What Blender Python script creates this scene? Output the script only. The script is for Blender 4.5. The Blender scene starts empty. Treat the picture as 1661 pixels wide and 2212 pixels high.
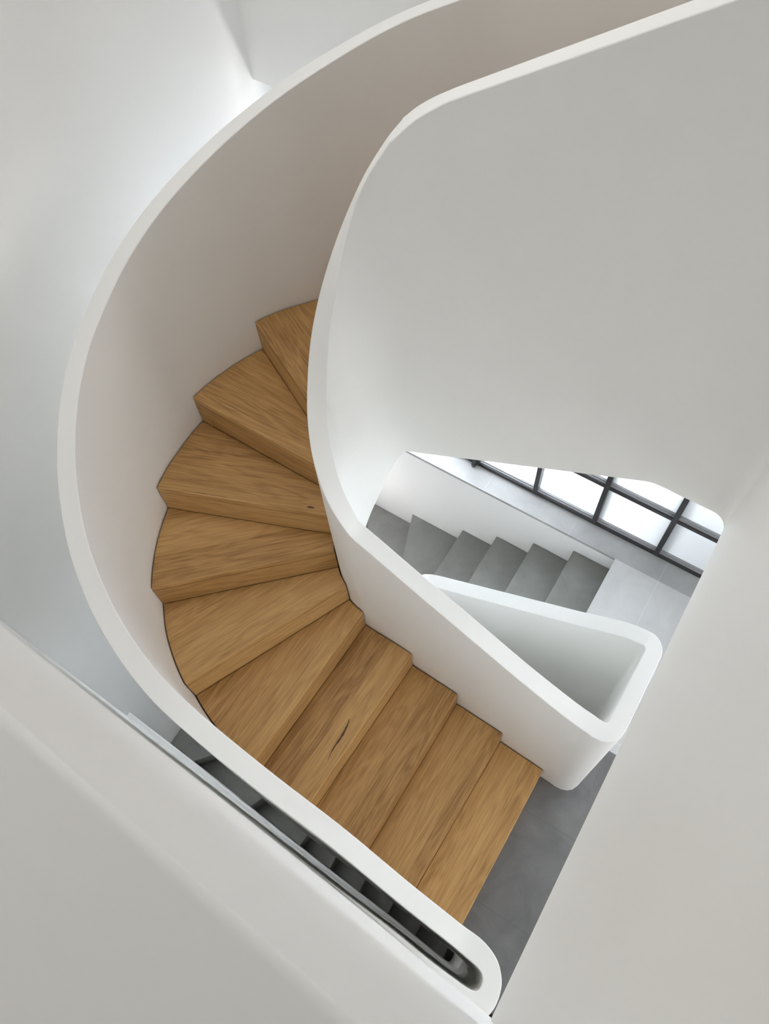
import bpy, bmesh, math
import numpy as np
from mathutils import Vector, Matrix

scene = bpy.context.scene
COL = scene.collection
RISE = 0.17                      # riser height of both flights
STOREY = 17 * RISE               # 2.89 m floor to floor

# ------------------------------------------------------------------ camera
cam_data = bpy.data.cameras.new('camera')
cam = bpy.data.objects.new('camera', cam_data)
COL.objects.link(cam)
cam_data.sensor_fit = 'VERTICAL'
cam_data.sensor_height = 36.0
cam_data.sensor_width = 27.03
cam_data.lens = 28.343
cam_data.shift_x = -0.04714
cam_data.shift_y = -0.02902
cam_data.clip_start = 0.01
R3 = Matrix(((0.855645, -0.448911, 0.257586),
             (0.517563, 0.742067, -0.425988),
             (0.000085, 0.497811, 0.867285)))
cam.matrix_world = Matrix.Translation((0, 0, 4.267)) @ R3.to_4x4()
scene.camera = cam

# ------------------------------------------------------------------ light
scene.view_settings.view_transform = 'Standard'
scene.view_settings.look = 'None'
scene.view_settings.gamma = 1.0
scene.view_settings.use_curve_mapping = False
scene.view_settings.exposure = 0.20
scene.cycles.max_bounces = 16
scene.cycles.diffuse_bounces = 12

world = bpy.data.worlds.new('overcast_sky')
scene.world = world
world.use_nodes = True
bg = world.node_tree.nodes['Background']
bg.inputs['Color'].default_value = (1.0, 0.975, 0.94, 1)
bg.inputs['Strength'].default_value = 0.12


def area_light(name, loc, target, sx, sy, energy, color=(1, 1, 1)):
    d = bpy.data.lights.new(name, 'AREA')
    d.shape = 'RECTANGLE'
    d.size, d.size_y = sx, sy
    d.energy = energy
    d.color = color
    o = bpy.data.objects.new(name, d)
    COL.objects.link(o)
    o.location = loc
    o.rotation_euler = (Vector(target) - Vector(loc)).to_track_quat('-Z', 'Y').to_euler()
    return o


# daylight outside the frosted screen
area_light('daylight_screen', (-1.4, 2.85, 0.42), (-1.4, 2.3, 0.42), 1.1, 0.7, 145, (0.975, 0.985, 1.0))
area_light('daylight_screen', (-1.2, 2.9, 0.9), (-1.2, 2.3, 0.9), 1.2, 1.6, 28, (0.975, 0.985, 1.0))
area_light('daylight_screen', (0.1, 2.85, 1.65), (0.1, 2.3, 1.65), 1.3, 0.8, 40, (0.975, 0.985, 1.0))
area_light('daylight_screen', (1.5, 2.85, 1.5), (1.5, 2.3, 1.5), 1.2, 1.0, 48, (0.975, 0.985, 1.0))
# added fill lamps, no source seen: over the turn, landing side, below the stairs
area_light('fill_over_turn', (-1.5, 1.45, 5.19), (-1.5, 1.45, 0), 1.2, 1.3, 20.5, (1.0, 0.995, 0.985))
area_light('fill_landing_side', (2.9, 1.0, 1.2), (0, 1.0, 1.0), 1.6, 1.6, 27, (1.0, 0.995, 0.985))
area_light('fill_below_stairs', (-2.1, 1.72, -0.45), (0, 1.6, -0.45), 0.8, 0.6, 6.0, (1.0, 0.99, 0.98))


# ------------------------------------------------------------------ materials
def new_mat(name):
    m = bpy.data.materials.new(name)
    m.use_nodes = True
    nt = m.node_tree
    return m, nt, nt.nodes, nt.links, nt.nodes['Principled BSDF']


def plaster(name, col, rough=0.55):
    m, nt, N, L, b = new_mat(name)
    tc = N.new('ShaderNodeTexCoord')
    nz = N.new('ShaderNodeTexNoise')
    nz.inputs['Scale'].default_value = 1.6
    nz.inputs['Detail'].default_value = 3
    L.new(tc.outputs['Object'], nz.inputs['Vector'])
    r = N.new('ShaderNodeValToRGB')
    r.color_ramp.elements[0].position = 0.3
    r.color_ramp.elements[1].position = 0.7
    r.color_ramp.elements[0].color = (col[0] * .975, col[1] * .975, col[2] * .975, 1)
    r.color_ramp.elements[1].color = (col[0], col[1], col[2], 1)
    L.new(nz.outputs['Fac'], r.inputs['Fac'])
    L.new(r.outputs['Color'], b.inputs['Base Color'])
    b.inputs['Roughness'].default_value = rough
    b.inputs['Specular IOR Level'].default_value = 0.25
    return m


M_WHITE = plaster('white_plaster', (0.855, 0.853, 0.836))
M_WALL = plaster('white_wall_paint', (0.86, 0.855, 0.845))


def make_wood():
    m, nt, N, L, b = new_mat('oiled_oak')
    tc = N.new('ShaderNodeTexCoord')
    oi = N.new('ShaderNodeObjectInfo')
    add = N.new('ShaderNodeVectorMath'); add.operation = 'ADD'
    mul = N.new('ShaderNodeVectorMath'); mul.operation = 'SCALE'
    comb = N.new('ShaderNodeCombineXYZ')
    for k in ('X', 'Y', 'Z'):
        L.new(oi.outputs['Random'], comb.inputs[k])
    L.new(comb.outputs[0], mul.inputs[0]); mul.inputs['Scale'].default_value = 37.0
    L.new(tc.outputs['Object'], add.inputs[0]); L.new(mul.outputs[0], add.inputs[1])
    # fine straight pores
    mp = N.new('ShaderNodeMapping'); mp.inputs['Scale'].default_value = (6, 130, 130)
    L.new(add.outputs[0], mp.inputs['Vector'])
    n1 = N.new('ShaderNodeTexNoise'); n1.inputs['Scale'].default_value = 1.0
    n1.inputs['Detail'].default_value = 6; n1.inputs['Roughness'].default_value = 0.6
    L.new(mp.outputs[0], n1.inputs['Vector'])
    # cathedral figure
    mp2 = N.new('ShaderNodeMapping'); mp2.inputs['Scale'].default_value = (1.6, 10, 10)
    L.new(add.outputs[0], mp2.inputs['Vector'])
    n2 = N.new('ShaderNodeTexNoise'); n2.inputs['Scale'].default_value = 1.0
    n2.inputs['Detail'].default_value = 2.5; n2.inputs['Distortion'].default_value = 0.6
    L.new(mp2.outputs[0], n2.inputs['Vector'])
    w = N.new('ShaderNodeMath'); w.operation = 'MULTIPLY'; w.inputs[1].default_value = 48.0
    L.new(n2.outputs['Fac'], w.inputs[0])
    s = N.new('ShaderNodeMath'); s.operation = 'SINE'
    L.new(w.outputs[0], s.inputs[0])
    s2 = N.new('ShaderNodeMath'); s2.operation = 'MULTIPLY_ADD'
    s2.inputs[1].default_value = 0.075; s2.inputs[2].default_value = 0.02
    L.new(s.outputs[0], s2.inputs[0])
    # two or three glued boards per tread, each with its own tone and figure
    sp = N.new('ShaderNodeSeparateXYZ'); L.new(tc.outputs['Object'], sp.inputs[0])
    bd = N.new('ShaderNodeMath'); bd.operation = 'MULTIPLY_ADD'; bd.inputs[1].default_value = 6.2
    L.new(sp.outputs['Y'], bd.inputs[0])
    rr = N.new('ShaderNodeMath'); rr.operation = 'MULTIPLY'; rr.inputs[1].default_value = 11.3
    L.new(oi.outputs['Random'], rr.inputs[0]); L.new(rr.outputs[0], bd.inputs[2])
    fl_ = N.new('ShaderNodeMath'); fl_.operation = 'FLOOR'; L.new(bd.outputs[0], fl_.inputs[0])
    n3 = N.new('ShaderNodeTexWhiteNoise'); n3.noise_dimensions = '2D'
    cb = N.new('ShaderNodeCombineXYZ'); L.new(fl_.outputs[0], cb.inputs['X']); L.new(rr.outputs[0], cb.inputs['Y'])
    L.new(cb.outputs[0], n3.inputs['Vector'])
    off = N.new('ShaderNodeVectorMath'); off.operation = 'MULTIPLY_ADD'
    off.inputs[1].default_value = (9.0, 9.0, 9.0)
    L.new(n3.outputs['Color'], off.inputs[0]); L.new(add.outputs[0], off.inputs[2])
    L.new(off.outputs[0], mp.inputs['Vector']); L.new(off.outputs[0], mp2.inputs['Vector'])
    a1 = N.new('ShaderNodeMath'); a1.operation = 'ADD'
    L.new(n1.outputs['Fac'], a1.inputs[0]); L.new(s2.outputs[0], a1.inputs[1])
    a2 = N.new('ShaderNodeMath'); a2.operation = 'MULTIPLY_ADD'; a2.inputs[1].default_value = 0.36
    L.new(n3.outputs['Value'], a2.inputs[0]); L.new(a1.outputs[0], a2.inputs[2])
    r = N.new('ShaderNodeValToRGB')
    e = r.color_ramp.elements
    e[0].position = 0.40; e[0].color = (0.275, 0.142, 0.050, 1)
    e[1].position = 1.0; e[1].color = (0.56, 0.345, 0.140, 1)
    e.new(0.70).color = (0.435, 0.250, 0.093, 1)
    L.new(a2.outputs[0], r.inputs['Fac'])
    L.new(r.outputs['Color'], b.inputs['Base Color'])
    b.inputs['Roughness'].default_value = 0.5
    b.inputs['Specular IOR Level'].default_value = 0.3
    bp = N.new('ShaderNodeBump'); bp.inputs['Strength'].default_value = 0.12; bp.inputs['Distance'].default_value = 0.002
    L.new(n1.outputs['Fac'], bp.inputs['Height']); L.new(bp.outputs[0], b.inputs['Normal'])
    return m


M_WOOD = make_wood()


def make_stone(name, tiles, lo, hi, joint=1.12, y_off=0.262, x_off=0.17):
    m, nt, N, L, b = new_mat(name)
    tc = N.new('ShaderNodeTexCoord')
    n1 = N.new('ShaderNodeTexNoise'); n1.inputs['Scale'].default_value = 4.0
    n1.inputs['Detail'].default_value = 9; n1.inputs['Roughness'].default_value = 0.62
    n1.inputs['Distortion'].default_value = 0.8
    L.new(tc.outputs['Object'], n1.inputs['Vector'])
    r = N.new('ShaderNodeValToRGB')
    e = r.color_ramp.elements
    e[0].position = 0.3; e[0].color = (*lo, 1)
    e[1].position = 0.72; e[1].color = (*hi, 1)
    L.new(n1.outputs['Fac'], r.inputs['Fac'])
    out = r.outputs['Color']
    if tiles:
        # thin joints on a 0.572 x 0.472 m grid
        sep = N.new('ShaderNodeSeparateXYZ'); L.new(tc.outputs['Object'], sep.inputs[0])
        facs = []
        for ax, size, off in (('X', 0.572, x_off), ('Y', 0.472, y_off)):
            a = N.new('ShaderNodeMath'); a.operation = 'SUBTRACT'; a.inputs[1].default_value = off - 50 * size + size / 2
            L.new(sep.outputs[ax], a.inputs[0])
            d = N.new('ShaderNodeMath'); d.operation = 'DIVIDE'; d.inputs[1].default_value = size
            L.new(a.outputs[0], d.inputs[0])
            f = N.new('ShaderNodeMath'); f.operation = 'FRACT'; L.new(d.outputs[0], f.inputs[0])
            c = N.new('ShaderNodeMath'); c.operation = 'SUBTRACT'; c.inputs[1].default_value = 0.5
            L.new(f.outputs[0], c.inputs[0])
            ab = N.new('ShaderNodeMath'); ab.operation = 'ABSOLUTE'; L.new(c.outputs[0], ab.inputs[0])
            lt = N.new('ShaderNodeMath'); lt.operation = 'LESS_THAN'; lt.inputs[1].default_value = 0.0011 / size
            L.new(ab.outputs[0], lt.inputs[0])
            facs.append(lt)
        mx = N.new('ShaderNodeMath'); mx.operation = 'MAXIMUM'
        L.new(facs[0].outputs[0], mx.inputs[0]); L.new(facs[1].outputs[0], mx.inputs[1])
        mix = N.new('ShaderNodeMixRGB'); mix.inputs['Color2'].default_value = tuple(v * joint for v in hi) + (1,)
        L.new(mx.outputs[0], mix.inputs['Fac']); L.new(out, mix.inputs['Color1'])
        out = mix.outputs[0]
    L.new(out, b.inputs['Base Color'])
    b.inputs['Roughness'].default_value = 0.42
    b.inputs['Specular IOR Level'].default_value = 0.5
    return m


M_TILE = make_stone('grey_porcelain_tile', True, (0.115, 0.115, 0.118), (0.200, 0.200, 0.204), 0.55, 0.262, 0.47)
M_PALE = make_stone('pale_grey_tile', True, (0.50, 0.50, 0.502), (0.60, 0.60, 0.602), 1.1, 0.317)
M_STRIP = make_stone('light_grey_tile', True, (0.33, 0.33, 0.331), (0.42, 0.42, 0.421))
M_STONE = make_stone('grey_stone_tread', False, (0.16, 0.16, 0.15), (0.215, 0.215, 0.205))


def simple(name, col, rough, metal=0.0):
    m, nt, N, L, b = new_mat(name)
    tc = N.new('ShaderNodeTexCoord')
    nz = N.new('ShaderNodeTexNoise'); nz.inputs['Scale'].default_value = 30
    L.new(tc.outputs['Object'], nz.inputs['Vector'])
    mr = N.new('ShaderNodeMapRange')
    mr.inputs['To Min'].default_value = rough - .05; mr.inputs['To Max'].default_value = rough + .05
    L.new(nz.outputs['Fac'], mr.inputs['Value']); L.new(mr.outputs[0], b.inputs['Roughness'])
    b.inputs['Base Color'].default_value = (*col, 1)
    b.inputs['Metallic'].default_value = metal
    return m


M_STEEL = simple('dark_painted_steel', (0.022, 0.022, 0.024), 0.45)
M_BEAD = simple('grey_glazing_bead', (0.30, 0.30, 0.31), 0.45)
M_GAP_SHADE = simple('gap_shade_board', (0.03, 0.026, 0.022), 0.8)  # near-black colour stands in for shade in the tread edge gaps


def make_pane():
    m, nt, N, L, b = new_mat('frosted_glass')
    out = N['Material Output']
    tr = N.new('ShaderNodeBsdfTranslucent'); tr.inputs['Color'].default_value = (0.90, 0.93, 0.95, 1)
    df = N.new('ShaderNodeBsdfDiffuse'); df.inputs['Color'].default_value = (0.75, 0.78, 0.80, 1)
    gl = N.new('ShaderNodeBsdfGlossy'); gl.inputs['Roughness'].default_value = 0.15
    tc = N.new('ShaderNodeTexCoord'); nz = N.new('ShaderNodeTexNoise'); nz.inputs['Scale'].default_value = 2.0
    L.new(tc.outputs['Object'], nz.inputs['Vector'])
    mr = N.new('ShaderNodeMapRange'); mr.inputs['To Min'].default_value = 0.24; mr.inputs['To Max'].default_value = 0.30
    L.new(nz.outputs['Fac'], mr.inputs['Value'])
    m1 = N.new('ShaderNodeMixShader'); L.new(mr.outputs[0], m1.inputs['Fac'])
    L.new(tr.outputs[0], m1.inputs[1]); L.new(df.outputs[0], m1.inputs[2])
    m2 = N.new('ShaderNodeMixShader'); m2.inputs['Fac'].default_value = 0.04
    L.new(m1.outputs[0], m2.inputs[1]); L.new(gl.outputs[0], m2.inputs[2])
    L.new(m2.outputs[0], out.inputs['Surface'])
    return m


M_PANE = make_pane()


# ------------------------------------------------------------------ helpers
def link_mesh(name, bm, mat, parent=None, smooth=None, bevel=None):
    me = bpy.data.meshes.new(name)
    bmesh.ops.recalc_face_normals(bm, faces=bm.faces)
    if smooth is not None:
        for f in bm.faces:
            f.smooth = True
        ca = math.radians(smooth)
        for e in bm.edges:
            if len(e.link_faces) == 2 and e.calc_face_angle(0) > ca:
                e.smooth = False
    bm.to_mesh(me)
    bm.free()
    me.materials.append(mat)
    o = bpy.data.objects.new(name, me)
    COL.objects.link(o)
    if parent:
        o.parent = parent
    if bevel:
        md = o.modifiers.new('bevel', 'BEVEL')
        md.width = bevel[0]; md.segments = bevel[1]
        md.limit_method = 'ANGLE'; md.angle_limit = math.radians(45)
        md.harden_normals = True
    return o


def tag(o, label=None, cat=None, group=None, kind=None):
    if label: o['label'] = label
    if cat: o['category'] = cat
    if group: o['group'] = group
    if kind: o['kind'] = kind
    return o


def thing(name, loc, label, cat, group=None, kind=None):
    o = bpy.data.objects.new(name, None)
    COL.objects.link(o)
    o.location = loc
    o.empty_display_size = 0.1
    return tag(o, label, cat, group, kind)


def box(bm, x0, x1, y0, y1, z0, z1):
    v = [bm.verts.new((x, y, z)) for z in (z0, z1) for x, y in ((x0, y0), (x1, y0), (x1, y1), (x0, y1))]
    for f in ((3, 2, 1, 0), (4, 5, 6, 7), (0, 1, 5, 4), (1, 2, 6, 5), (2, 3, 7, 6), (3, 0, 4, 7)):
        bm.faces.new([v[i] for i in f])


def prism(bm, poly, z0, z1):
    """closed plan polygon extruded between two heights"""
    lo = [bm.verts.new((p[0], p[1], z0)) for p in poly]
    hi = [bm.verts.new((p[0], p[1], z1)) for p in poly]
    n = len(poly)
    bm.faces.new(lo[::-1]); bm.faces.new(hi)
    for i in range(n):
        j = (i + 1) % n
        bm.faces.new((lo[i], lo[j], hi[j], hi[i]))


def catmull(pts, n=8):
    """centripetal-like smooth curve through points of any dimension"""
    P = np.array(pts, float)
    P = np.vstack([2 * P[0] - P[1], P, 2 * P[-1] - P[-2]])
    out = []
    for i in range(1, len(P) - 2):
        p0, p1, p2, p3 = P[i - 1:i + 3]
        d1 = np.linalg.norm(p2 - p1) + 1e-9
        d0 = np.linalg.norm(p1 - p0) + 1e-9
        d2 = np.linalg.norm(p3 - p2) + 1e-9
        m1 = ((p1 - p0) / d0 * d1 + (p2 - p1) / d1 * d0) / (d0 + d1) * d1
        m2 = ((p2 - p1) / d1 * d2 + (p3 - p2) / d2 * d1) / (d1 + d2) * d1
        for k in range(n):
            t = k / n
            out.append((2 * t**3 - 3 * t**2 + 1) * p1 + (t**3 - 2 * t**2 + t) * m1
                       + (-2 * t**3 + 3 * t**2) * p2 + (t**3 - t**2) * m2)
    out.append(P[-2])
    return np.array(out)


def ribbon(bm, st, close_ends=True):
    """stations (ax, ay, bx, by, ztop, zbot): a wall with two faces, a flat rim and an underside"""
    prev = None
    for s_ in st:
        ax, ay, bx, by, zt, zb = s_[:6]
        zv = s_[6] if len(s_) > 6 else zt
        cur = [bm.verts.new(c) for c in ((ax, ay, zt), (bx, by, zv), (bx, by, zb), (ax, ay, zb))]
        if prev is None:
            if close_ends: bm.faces.new(cur)
        else:
            for i in range(4):
                j = (i + 1) % 4
                bm.faces.new((prev[i], prev[j], cur[j], cur[i]))
        prev = cur
    if close_ends: bm.faces.new(prev[::-1])


# ------------------------------------------------------------------ stair geometry (metres)
CI = np.array([-0.93, 1.18])       # centre of the inner turn
RS, RV = 0.23, 0.16                # stair-side and well-side radius of the inner balustrade
CO = np.array([-0.80, 1.20])       # centre of the outer turn
RO = 1.09


def pol(c, r, deg):
    a = math.radians(deg)
    return (c[0] + r * math.cos(a), c[1] + r * math.sin(a))


def lerp(x, xs, ys):
    return float(np.interp(x, xs, ys))


# rim and soffit heights
def rim_upper(x):
    if x < -0.80:
        return lerp(-x, [0.80, 0.85, 0.881, 0.896, 0.909, 0.923, 0.93], [3.171, 3.134, 3.106, 3.093, 3.079, 3.062, 3.054])
    return 3.355 + 0.70 * (x + 0.538)
def sof_upper(x):  return min(2.215, 2.2 + 0.63 * (x + 0.082))
RIM_T = ([90, 99, 104, 114, 121.5, 136.6, 150, 176, 194, 215, 242, 264, 270],
         [3.052, 3.003, 2.970, 2.900, 2.842, 2.712, 2.590, 2.351, 2.17, 2.00, 1.80, 1.665, 1.625])
SOF_T = ([90, 106, 121, 140, 167, 200, 270], [1.665, 1.57, 1.42, 1.25, 1.05, 0.78, 0.20])
LOW_X = [-0.93, -0.679, -0.425, -0.166, 0.093, 0.2]
LOW_Z = [1.620, 1.470, 1.341, 1.203, 1.10, 1.10]
def rim_lower(x):  return lerp(x, LOW_X, LOW_Z)
def sof_lower(x):  return max(-0.675, 0.20 - 0.64 * (x + 0.93))
def ys_lower(x):   return lerp(x, [-0.93, -0.68, -0.166, 0.2], [0.950, 0.943, 0.924, 0.908])
def yv_lower(x):   return lerp(x, [-0.93, -0.5, 0.2], [1.020, 1.010, 0.985])

# ================================================================== large structure
# wall A: the far end wall of the shaft, slightly out of square
bm = bmesh.new()
prism(bm, [(-2.149, -0.95), (-2.3245, 2.60), (-2.52, 2.60), (-2.52, -0.95)], -3.3, 5.8)
tag(link_mesh('wall_end', bm, M_WALL), 'tall white end wall behind the curved outer balustrade', 'wall', kind='structure')

# party wall: a tall smooth face rising from the slot, with a broad top 0.76 m above the upper floor
foot = catmull([(-2.21, 0.074), (-1.588, 0.039), (-1.15, 0.016), (-0.777, -0.003), (-0.429, -0.026), (-0.151, -0.046),
                (0.048, -0.064), (0.115, -0.068), (0.182, -0.073), (0.25, -0.079), (0.60, -0.107), (3.0, -0.283)], 6)
bm = bmesh.new()
rows = []
for (x, y) in foot:
    yt = -0.0622 - 0.0735 * x
    row = [(x, y + 0.003, 1.100), (x, y + 0.003, 1.105), (x, y, 1.114)]
    for t in (0.25, 0.5, 0.75):
        row.append((x, y + (yt - y) * t, 1.112 + (3.65 - 1.112) * t))
    for k in range(5):
        a = math.radians(22.5 * k)
        row.append((x, yt - 0.010 + 0.010 * math.cos(a), 3.64 + 0.010 * math.sin(a)))
    row += [(x, -0.95, 3.65), (x, -0.95, 1.100)]
    rows.append([bm.verts.new(c) for c in row])
for a, b in zip(rows[:-1], rows[1:]):
    for i in range(len(a)):
        j = (i + 1) % len(a)
        bm.faces.new((a[i], a[j], b[j], b[i]))
bm.faces.new(rows[0]); bm.faces.new(rows[-1][::-1])
tag(link_mesh('wall_party', bm, M_WALL, smooth=35), 'smooth white side wall rising beside the narrow slot to a broad flat top, lower left', 'wall', kind='structure')
bm = bmesh.new()
box(bm, -2.52, 3.2, -1.15, -0.95, -3.3, 5.8)
tag(link_mesh('wall_side', bm, M_WALL), 'white wall behind the broad top of the side wall', 'wall', kind='structure')

# header wall above the glazed screen
bm = bmesh.new()
box(bm, -2.45, 3.0, 2.34, 2.60, 2.145, 5.8)
tag(link_mesh('wall_header', bm, M_WALL), 'white wall above the glazing, beyond the top of the curved balustrade', 'wall', kind='structure')

# wall under the floor strip, beside the grey flight
bm = bmesh.new()
box(bm, -2.45, -0.10, 2.215, 2.60, -3.3, -0.022)
tag(link_mesh('wall_flight', bm, M_WALL), 'white wall stepping down beside the grey stone treads', 'wall', kind='structure')

# right hand wall of the room
bm = bmesh.new()
box(bm, 3.0, 3.2, -0.95, 2.60, -3.3, 5.8)
tag(link_mesh('wall_room', bm, M_WALL), 'white wall at the back of the landing', 'wall', kind='structure')

# lower floor
bm = bmesh.new()
box(bm, -2.5, 3.2, -0.6, 2.6, -3.1, -2.89)
tag(link_mesh('floor_lower', bm, M_TILE), 'dark tiled floor at the bottom of the shaft', 'floor', kind='structure')

# landing floor: tiles on a white slab
bm = bmesh.new()
rects = [(0.062, 3.0, 0.066, 0.95), (0.233, 3.0, -0.09, 0.066), (0.235, 3.0, 0.95, 1.206),
         (-0.10, 3.0, 1.375, 2.205), (-2.30, 3.0, 2.205, 2.60)]
for (x0, x1, y0, y1) in rects[:3]:
    box(bm, x0, x1, y0, y1, -0.022, 0.0)
fl = tag(link_mesh('floor', bm, M_TILE), 'mid grey tiled landing floor at the foot of the oak stairs', 'floor', kind='structure')
bm = bmesh.new()
box(bm, *rects[3], -0.022, 0.0)
box(bm, 0.235, 3.0, 1.206, 1.375, -0.022, 0.0)
tag(link_mesh('floor_landing', bm, M_PALE), 'pale grey tiles at the head of the stone stairs, beside the glazing', 'floor', kind='structure')
bm = bmesh.new()
box(bm, *rects[4], -0.022, 0.0)
tag(link_mesh('floor_strip', bm, M_STRIP), 'narrow strip of light grey tiles along the foot of the glazing', 'floor', kind='structure')
bm = bmesh.new()
for (x0, x1, y0, y1) in rects[:3]:
    box(bm, x0 + .005, x1, y0, y1, -0.675, -0.022)
box(bm, -0.09, 3.0, 1.375, 2.215, -0.675, -0.022)
box(bm, 0.24, 3.0, 1.206, 1.375, -0.675, -0.022)
box(bm, -0.10, 3.0, 2.215, 2.60, -0.675, -0.022)
tag(link_mesh('trim_slab', bm, M_WHITE), 'white slab edge carrying the tiled landing', 'slab', kind='structure')

# upper floor slab over the landing (also the landing's ceiling)
bm = bmesh.new()
box(bm, 0.247, 3.0, -0.05, 2.34, 2.215, 2.89)
box(bm, -0.09, 0.246, 1.41, 2.18, 2.45, 2.87)
tag(link_mesh('ceiling', bm, M_WHITE), 'white upper floor slab over the landing', 'ceiling', kind='structure')

# lower lining of the slot: a narrow lip and the wall under it
inner = catmull([(-2.21, 0.097), (-1.859, 0.081), (-1.24, 0.041), (-0.674, 0.012), (-0.283, -0.006), (0.032, -0.028), (0.14, -0.035)], 5)
poly = [tuple(p) for p in inner] + [(0.158, -0.033), (0.168, -0.022), (0.171, 0.0), (0.171, 0.09), (0.33, 0.09), (0.33, -0.45), (-2.21, -0.20)]
bm = bmesh.new()
prism(bm, poly, -2.89, -0.65)
tag(link_mesh('wall_lining', bm, M_WALL, bevel=(0.008, 3)), 'narrow white lip and wall lining deep inside the slot', 'wall', kind='structure')

# upper ceiling with an opening added over the turn for the fill lamp
bm = bmesh.new()
for r in ((-2.45, 3.0, -0.95, 0.7), (-0.7, 3.0, 0.7, 2.34), (-2.45, -0.7, 2.1, 2.34), (-2.45, -2.1, 0.7, 2.1)):
    box(bm, r[0], r[1], r[2], r[3], 5.2, 5.5)
tag(link_mesh('ceiling_upper', bm, M_WHITE), 'white upper ceiling with an added opening for the fill lamp', 'ceiling', kind='structure')

# ================================================================== glazed screen
SY = 2.34
win = thing('window_1', (0.088, SY, 0), 'black steel framed frosted glass screen beyond the landing', 'window', kind='structure')
mull = [-1.885, -1.49, -1.095, -0.70, -0.308, 0.089, 0.485, 0.88, 1.275, 1.67, 2.065, 2.46, 2.86]
rows_z = [0.0, 0.437, 0.87, 1.30, 1.73, 2.125]
def at_win(o):
    o.matrix_parent_inverse = Matrix.Translation((-0.088, -SY, 0))
    return o
for i, x in enumerate(mull):
    bm = bmesh.new()
    box(bm, x - 0.0145, x + 0.0145, SY + 0.002, SY + 0.06, 0.0, 2.145)
    at_win(link_mesh('mullion', bm, M_STEEL, win, bevel=(0.002, 1)))
    if abs(x + 1.095) < .01:                                     # double stile of the opening leaf
        bm = bmesh.new()
        box(bm, x - 0.050, x - 0.0205, SY + 0.002, SY + 0.06, 0.0, 2.145)
        at_win(link_mesh('mullion', bm, M_STEEL, win, bevel=(0.002, 1)))
for z in rows_z:
    bm = bmesh.new()
    if z == 0: z0, z1 = 0.0, 0.030
    elif z > 2.1: z0, z1 = 2.10, 2.145
    else: z0, z1 = z - 0.013, z + 0.013
    box(bm, -1.90, 2.98, SY + 0.004, SY + 0.058, z0, z1)
    at_win(link_mesh('transom', bm, M_STEEL, win))
for i in range(len(mull) - 1):
    for k in range(len(rows_z) - 1):
        x0, x1 = mull[i] + 0.0145, mull[i + 1] - 0.0145
        if abs(mull[i + 1] + 1.095) < .01: x1 -= 0.036
        z0 = rows_z[k] + (0.030 if k == 0 else 0.013)
        z1 = rows_z[k + 1] - 0.013
        bm = bmesh.new()
        box(bm, x0, x1, SY + 0.036, SY + 0.042, z0, z1)
        at_win(link_mesh('pane', bm, M_PANE, win))
        bm = bmesh.new()                                          # stepped bead along the pane's foot
        box(bm, x0, x1, SY + 0.012, SY + 0.0355, z0, z0 + 0.007)
        box(bm, x0, x1, SY + 0.022, SY + 0.0355, z0 + 0.007, z0 + 0.015)
        at_win(link_mesh('glazing_bead', bm, M_BEAD, win))
bm = bmesh.new()                                                  # frameless end pane, set back
box(bm, -2.44, -1.90, SY + 0.20, SY + 0.206, 0.0, 2.145)
at_win(link_mesh('pane', bm, M_PANE, win))
bm = bmesh.new()                                                  # floor bolt on the opening leaf
bmesh.ops.create_cone(bm, cap_ends=True, segments=16, radius1=0.011, radius2=0.009, depth=0.10,
                      matrix=Matrix.Translation((-1.112, SY - 0.012, 0.062)))
bmesh.ops.create_cone(bm, cap_ends=True, segments=16, radius1=0.015, radius2=0.015, depth=0.018,
                      matrix=Matrix.Translation((-1.112, SY - 0.012, 0.010)))
at_win(link_mesh('floor_bolt', bm, M_STEEL, win, smooth=40))

# ================================================================== inner balustrade
st = []
# upper parapet along the upper floor, turning into the top flight
for y in (-0.055, 0.3, 0.9):
    st.append((0.246, y, 0.176, y, 3.86, 2.215))
for k in range(0, 13):
    a = 90 * k / 12
    p, q = pol((0.131, 1.295), 0.115, a), pol((0.131, 1.295), 0.045, a)
    st.append((*p, *q, 3.86, 2.215))
st.append((0.07, 1.41, 0.07, 1.34, 3.84, 2.215))
for x in np.linspace(0.0, -0.918, 77):
    st.append((x, 1.41, x, 1.34, min(rim_upper(x), 3.74), sof_upper(x)))
for th in np.linspace(90, 270, 91):
    st.append((*pol(CI, RS, th), *pol(CI, RV, th), lerp(th, *RIM_T), lerp(th, *SOF_T)))
for x in np.linspace(-0.90, 0.14, 24):
    st.append((x, ys_lower(x), x, yv_lower(x), rim_lower(x), sof_lower(x)))
# rounded end round the foot of the well
for k, (s, v) in enumerate([((0.166, 0.908), (0.160, 0.985)), ((0.200, 0.911), (0.178, 0.984)), ((0.228, 0.922), (0.190, 0.986)),
                            ((0.250, 0.941), (0.196, 0.990)), ((0.262, 0.967), (0.199, 0.998)), ((0.266, 1.00), (0.2, 1.015))]):
    st.append((*s, *v, 1.10, -0.675))
for y in np.linspace(1.05, 1.30, 6):
    st.append((0.267, y, 0.2, y, 1.10, -0.675))
for k in range(0, 11):
    a = 90 * k / 10
    p, q = pol((0.187, 1.335), 0.080, a), pol((0.18, 1.325), 0.02, a)
    st.append((*p, *q, 1.10, -0.675))
for x in np.linspace(0.14, -0.90, 28):
    st.append((x, 1.41 + 0.005 * max(0, (x + .1) / .24), x, 1.34 + 0.005 * max(0, (x + .1) / .24), min(1.10, 0.964 + 0.655 * (x + 0.077)), max(-3.3, min(-0.675, -0.69 + 0.63 * (x + 0.082)))))
for th in np.linspace(90, 270, 41):
    st.append((*pol(CI, RS, th), *pol(CI, RV, th), lerp(th, *RIM_T) - STOREY + 0.16 * (270 - th) / 180, max(-2.89, lerp(th, *SOF_T) - STOREY)))
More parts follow.
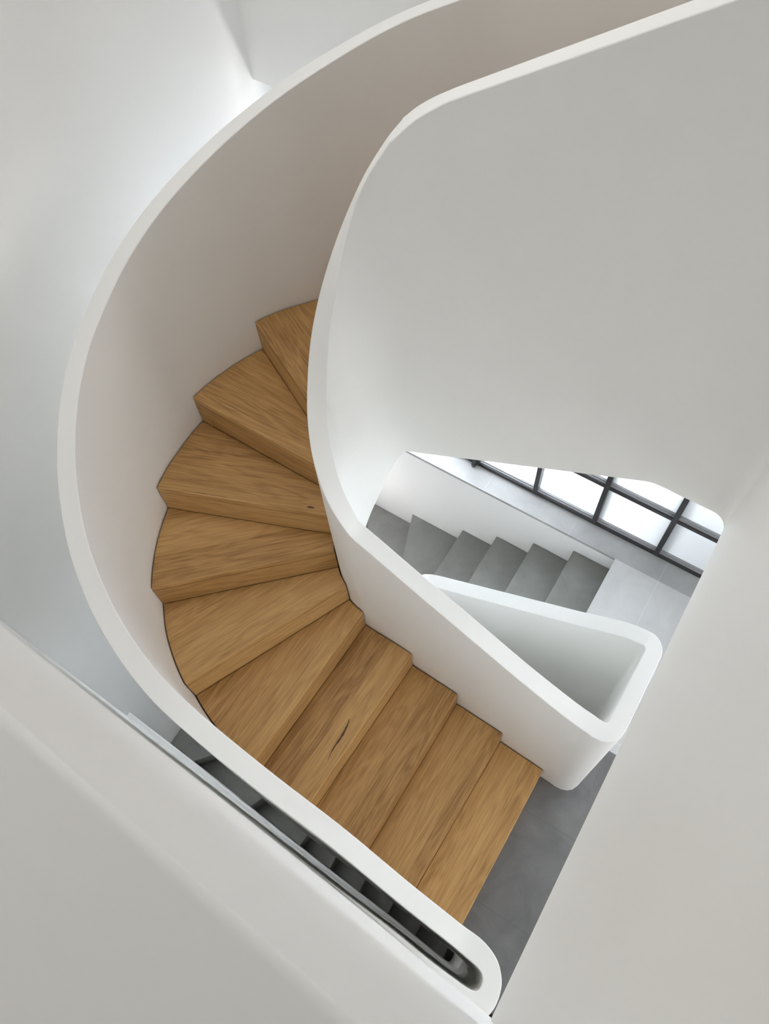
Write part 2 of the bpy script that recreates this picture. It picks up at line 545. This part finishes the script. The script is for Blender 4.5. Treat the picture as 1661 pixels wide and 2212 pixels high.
for x in np.linspace(-0.90, 0.14, 10):
    st.append((x, ys_lower(x), x, yv_lower(x), rim_lower(x) - STOREY, -2.89))
# even out the heights a little so that the rim flows
A = np.array([tuple(r) + (r[4],) for r in st])
# the well-side edge of the rim dips a little where the top flight starts to turn
for i in range(len(A)):
    if A[i, 4] > 2.36 and A[i, 2] < -0.79:
        if abs(A[i, 3] - 1.34) < 1e-6 and A[i, 2] > -0.9299:
            A[i, 6] = lerp(-A[i, 2], [0.79, 0.804, 0.828, 0.852, 0.877, 0.903, 0.93], [3.176, 3.164, 3.143, 3.121, 3.093, 3.060, 3.023])
        else:
            th = math.degrees(math.atan2(A[i, 3] - CI[1], A[i, 2] - CI[0]))
            A[i, 6] = lerp(th, [90, 92.6, 110, 125, 150, 176], [3.023, 3.015, 2.930, 2.843, 2.605, 2.351])
for col in (4, 5, 6):
    z = A[:, col].copy()
    for _ in range(3):
        z[1:-1] = 0.25 * z[:-2] + 0.5 * z[1:-1] + 0.25 * z[2:]
    A[:, col] = z
bm = bmesh.new()
ribbon(bm, [tuple(r) for r in A])
tag(link_mesh('inner_balustrade', bm, M_WHITE, smooth=40, bevel=(0.004, 2)),
    'continuous smooth white inner balustrade winding around the open well', 'balustrade')

# ================================================================== outer balustrade
path = [(0.24, 2.18, 3.76), (0.0, 2.18, 3.64), (-0.4, 2.18, 3.37), (-0.75, 2.178, 3.14), (-0.95, 2.16, 3.03),
        (-1.085, 2.134, 2.962), (-1.198, 2.094, 2.910), (-1.31, 2.045, 2.855), (-1.416, 1.985, 2.793), (-1.512, 1.913, 2.730),
        (-1.654, 1.758, 2.630), (-1.742, 1.64, 2.552), (-1.811, 1.494, 2.476), (-1.853, 1.369, 2.415), (-1.884, 1.17, 2.320),
        (-1.873, 1.0, 2.244), (-1.852, 0.877, 2.187), (-1.802, 0.738, 2.118), (-1.742, 0.622, 2.053), (-1.619, 0.459, 1.943),
        (-1.548, 0.392, 1.895), (-1.458, 0.328, 1.851), (-1.373, 0.279, 1.813), (-1.219, 0.215, 1.749), (-1.085, 0.181, 1.700),
        (-0.951, 0.164, 1.635), (-0.738, 0.149, 1.507), (-0.414, 0.136, 1.335), (-0.166, 0.117, 1.205), (0.05, 0.104, 1.115)]
C = catmull(path, 10)
T = np.gradient(C[:, :2], axis=0)
T /= np.linalg.norm(T, axis=1)[:, None]
Nn = np.stack([T[:, 1], -T[:, 0]], 1)
if np.dot(Nn[len(C) // 2], C[len(C) // 2, :2] - CO) < 0:
    Nn = -Nn
st = []
for i, (x, y, z) in enumerate(C):
    f = min(1, max(0, (i / len(C) - 0.62) / 0.2))
    t = 0.060 + 0.010 * f
    st.append((x, y, x + Nn[i, 0] * t, y + Nn[i, 1] * t, z, max(-0.675, z - 1.42)))
ends = catmull([(0.05, 0.104, 0.05, 0.034), (0.151, 0.098, 0.135, 0.026), (0.189, 0.086, 0.165, 0.022), (0.217, 0.070, 0.181, 0.016), (0.239, 0.048, 0.191, 0.007),
        (0.256, 0.022, 0.197, -0.004), (0.265, -0.008, 0.199, -0.016), (0.268, -0.035, 0.197, -0.029), (0.266, -0.060, 0.191, -0.038),
        (0.255, -0.090, 0.181, -0.043), (0.19, -0.11, 0.161, -0.046), (0.10, -0.11, 0.103, -0.046)], 4)
for r in ends[1:]:
    zt = 1.10 + 0.012 * max(0, 0.1 - r[0]) / 0.05
    st.append((*r, zt, -0.675))
cur = catmull([(0.103, -0.046), (0.036, -0.044), (-0.151, -0.032), (-0.429, -0.0215), (-0.777, -0.0025), (-1.15, 0.0145), (-1.588, 0.037), (-2.195, 0.071)], 5)
for (x, y) in cur[1:]:
    st.append((x, y - 0.05, x, y, 1.0995, -0.65))
bm = bmesh.new()
ribbon(bm, st)
tag(link_mesh('outer_balustrade', bm, M_WHITE, smooth=40, bevel=(0.004, 2)),
    'tall curved white outer balustrade sweeping round the oak stairs to a rounded slot end', 'balustrade')

# ================================================================== timber stair
# nosing lines (inner end, outer end), one per tread, first tread above the landing first
NOSE = [((0.078, 0.913), (0.072, 0.101)), ((-0.166, 0.925), (-0.182, 0.118)), ((-0.425, 0.933), (-0.434, 0.137)),
        ((-0.679, 0.943), (-0.707, 0.146)), ((-0.937, 0.951), (-0.960, 0.166)), ((-1.020, 0.968), (-1.337, 0.262)),
        ((-1.094, 1.019), (-1.645, 0.483)), ((-1.137, 1.079), (-1.831, 0.810)), ((-1.159, 1.171), (-1.884, 1.175)),
        ((-1.157, 1.215), (-1.795, 1.537)), ((-1.153, 1.237), (-1.56, 1.870)), ((-1.147, 1.256), (-1.39, 2.00)),
        ((-1.098, 1.338), (-1.10, 2.13)), ((-0.845, 1.41), (-0.847, 2.17)), ((-0.594, 1.41), (-0.596, 2.18)),
        ((-0.343, 1.41), (-0.345, 2.18)), ((-0.100, 1.41), (-0.100, 2.18))]
inner_line = [(x, ys_lower(x)) for x in np.linspace(0.12, -0.90, 40)] + [pol(CI, RS, t) for t in np.linspace(268, 92, 90)] + \
             [(x, 1.41) for x in np.linspace(-0.92, 0.2, 40)]
inner_line = np.array(inner_line)
outer_line = C[::-1, :2]
outer_line = np.vstack([[(0.15, 0.098)], outer_line])


def nearest(line, p):
    return int(np.argmin(np.linalg.norm(line - np.array(p), axis=1)))


def seg(line, a, b, gap, towards):
    ia, ib = nearest(line, a), nearest(line, b)
    pts = [np.array(a)] + [line[i] for i in range(ia + 1, ib)] + [np.array(b)]
    keep = [pts[0]]
    for p in pts[1:-1]:
        if np.linalg.norm(p - keep[-1]) > 0.012 and np.linalg.norm(p - pts[-1]) > 0.012 :
            keep.append(p)
    keep.append(pts[-1])
    out = []
    for i, p in enumerate(keep):
        q = np.array(towards[min(len(towards) - 1, int(i / max(1, len(keep) - 1) * (len(towards) - 1) + .5))])
        d = q - p
        out.append(p + d / np.linalg.norm(d) * gap)
    return out


def local_mesh(name, polys_z, a, b, mat, parent, bevel=None, smooth=None):
    """mesh of plan prisms in a frame whose x runs along the nosing a -> b"""
    a, b = np.array(a), np.array(b)
    ang = math.atan2(b[1] - a[1], b[0] - a[0])
    z_ref = polys_z[0][2]
    M = Matrix.Translation((a[0], a[1], z_ref)) @ Matrix.Rotation(ang, 4, 'Z')
    Mi = M.inverted()
    bm = bmesh.new()
    for poly, z0, z1 in polys_z:
        prism(bm, poly, z0, z1)
    bm.transform(Mi)
    o = link_mesh(name, bm, mat, parent, bevel=bevel, smooth=smooth)
    o.matrix_parent_inverse = parent.matrix_world.inverted()
    o.matrix_basis = M
    return o


def riser_poly(a, b, thick, behind, gap):
    a, b = np.array(a), np.array(b)
    d = (b - a) / np.linalg.norm(b - a)
    n = np.array([-d[1], d[0]])
    if np.dot(n, np.array(behind) - a) < 0: n = -n
    a2, b2 = a + d * gap, b - d * gap
    return [a2, b2, b2 + n * thick, a2 + n * thick]


# dark cracks and a knot in the grain of three treads: (points, widest half width)
M_KNOT = simple('dark_wood_crack', (0.085, 0.043, 0.018), 0.7)
MARKS = {4: [([(-0.758, 0.548), (-0.749, 0.509), (-0.745, 0.465), (-0.747, 0.414), (-0.742, 0.358)], 0.0042)],
         9: [([(-1.803, 1.222), (-1.713, 1.223), (-1.603, 1.2215), (-1.492, 1.223)], 0.0012)],
         8: [([(-1.738, 0.857), (-1.644, 0.893), (-1.533, 0.936)], 0.0010),
             ([(-1.243, 1.063), (-1.229, 1.069), (-1.214, 1.074)], 0.0045)]}


def add_marks(o, marks, z):
    o.data.materials.append(M_KNOT)
    bm = bmesh.new(); bm.from_mesh(o.data)
    Mi = o.matrix_basis.inverted()
    for pts, hw in marks:
        P = catmull(pts, 4)
        T = np.gradient(P, axis=0); T /= np.linalg.norm(T, axis=1)[:, None]
        prev = None
        for i, (p, t) in enumerate(zip(P, T)):
            w = hw * (0.08 + 0.92 * math.sin(math.pi * min(1, (i + .3) / len(P)) ** 0.8) * (1 + 0.25 * math.sin(i * 2.1)))
            n = np.array((-t[1], t[0])) * abs(w)
            cur = [bm.verts.new(Mi @ Vector((*(p + n), z + 0.0004))), bm.verts.new(Mi @ Vector((*(p - n), z + 0.0004)))]
            if prev:
                f = bm.faces.new((prev[0], prev[1], cur[1], cur[0]))
                f.material_index = 1
                f.normal_update()
                if f.normal.z < 0: f.normal_flip()
            prev = cur
    bm.to_mesh(o.data); bm.free()


oak = thing('timber_staircase', (0.08, 0.5, 0), 'winding staircase of warm brown oak treads between the white balustrades', 'staircase')
bpy.context.view_layer.update()
GAP = 0.005
for k in range(1, 17):
    (ai, ao), (bi, bo) = NOSE[k - 1], NOSE[k]
    z = k * RISE
    inn = seg(inner_line, ai, bi, GAP, [ao, bo])
    out = seg(outer_line, ao, bo, GAP, [ai, bi])
    # tread tucks 10 mm under the riser behind it
    tr = local_mesh('tread', [(inn + out[::-1], z - 0.032, z)], ai, ao, M_WOOD, oak, bevel=(0.004, 2))
    if k in MARKS: add_marks(tr, MARKS[k], z)
    mid = (np.array(bi) + np.array(bo)) / 2
    local_mesh('riser', [(riser_poly(ai, ao, 0.018, mid, GAP), z - RISE, z - 0.0325)], ai, ao, M_WOOD, oak)
(ai, ao) = NOSE[16]
local_mesh('riser', [(riser_poly(ai, ao, 0.018, (0.2, 1.8), GAP), 16 * RISE, 17 * RISE - 0.03)], ai, ao, M_WOOD, oak)

# underside of the treads, near-black as painted shade behind the edge gaps
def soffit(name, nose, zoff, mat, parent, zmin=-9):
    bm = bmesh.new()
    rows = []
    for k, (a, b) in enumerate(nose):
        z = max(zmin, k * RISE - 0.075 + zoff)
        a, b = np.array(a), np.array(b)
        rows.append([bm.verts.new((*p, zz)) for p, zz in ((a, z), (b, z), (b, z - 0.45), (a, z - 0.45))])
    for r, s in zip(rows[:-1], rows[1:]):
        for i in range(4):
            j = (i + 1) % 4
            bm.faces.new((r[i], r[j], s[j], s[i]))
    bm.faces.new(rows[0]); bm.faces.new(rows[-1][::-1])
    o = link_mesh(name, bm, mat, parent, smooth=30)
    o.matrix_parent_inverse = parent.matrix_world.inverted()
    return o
tag(soffit('soffit', NOSE, -0.02, M_GAP_SHADE, oak), 'underside board beneath the oak treads, coloured dark as gap shade')

# ================================================================== stone stair below
GN = [((0.078, 0.913), (0.110, -0.032)), ((-0.166, 0.925), (-0.142, -0.015)), ((-0.425, 0.933), (-0.383, 0.001)),
      ((-0.679, 0.943), (-0.622, 0.010)), ((-0.937, 0.951), (-0.865, 0.025)), ((-1.020, 0.968), (-1.104, 0.035)),
      ((-1.094, 1.019), (-1.510, 0.061)), ((-1.137, 1.079), (-1.985, 0.088)), ((-1.159, 1.171), (-2.252, 1.18)),
      ((-1.157, 1.215), (-2.281, 1.775)), ((-1.153, 1.237), (-1.93, 2.213)), ((-1.147, 1.256), (-1.507, 2.213)),
      ((-1.098, 1.338), (-1.098, 2.213)), ((-0.845, 1.41), (-0.847, 2.213)), ((-0.590, 1.41), (-0.596, 2.213)),
      ((-0.337, 1.41), (-0.342, 2.213)), ((-0.100, 1.41), (-0.100, 2.213))]
CORN = {8: [(-2.198, 0.099)], 10: [(-2.302, 2.213)]}
stone = thing('stone_staircase', (-0.1, 1.8, -STOREY), 'grey stone staircase descending from the landing below the oak flight', 'staircase')
bpy.context.view_layer.update()
for k in range(1, 17):
    (ai, ao), (bi, bo) = GN[k - 1], GN[k]
    z = k * RISE - STOREY
    inn = seg(inner_line, ai, bi, 0.003, [ao, bo])
    out = [np.array(ao)] + [np.array(c) for c in CORN.get(k, [])] + [np.array(bo)]
    local_mesh('tread', [(inn + out[::-1], z - 0.022, z)], ai, ao, M_STONE, stone, bevel=(0.0015, 1))
    mid = (np.array(bi) + np.array(bo)) / 2
    local_mesh('riser', [(riser_poly(ai, ao, 0.012, mid, 0.0), z - RISE, z - 0.0225)], ai, ao, M_STONE, stone)
(ai, ao) = GN[16]
local_mesh('riser', [(riser_poly(ai, ao, 0.012, (0.2, 1.8), 0), -RISE, -0.0225)], ai, ao, M_STONE, stone)
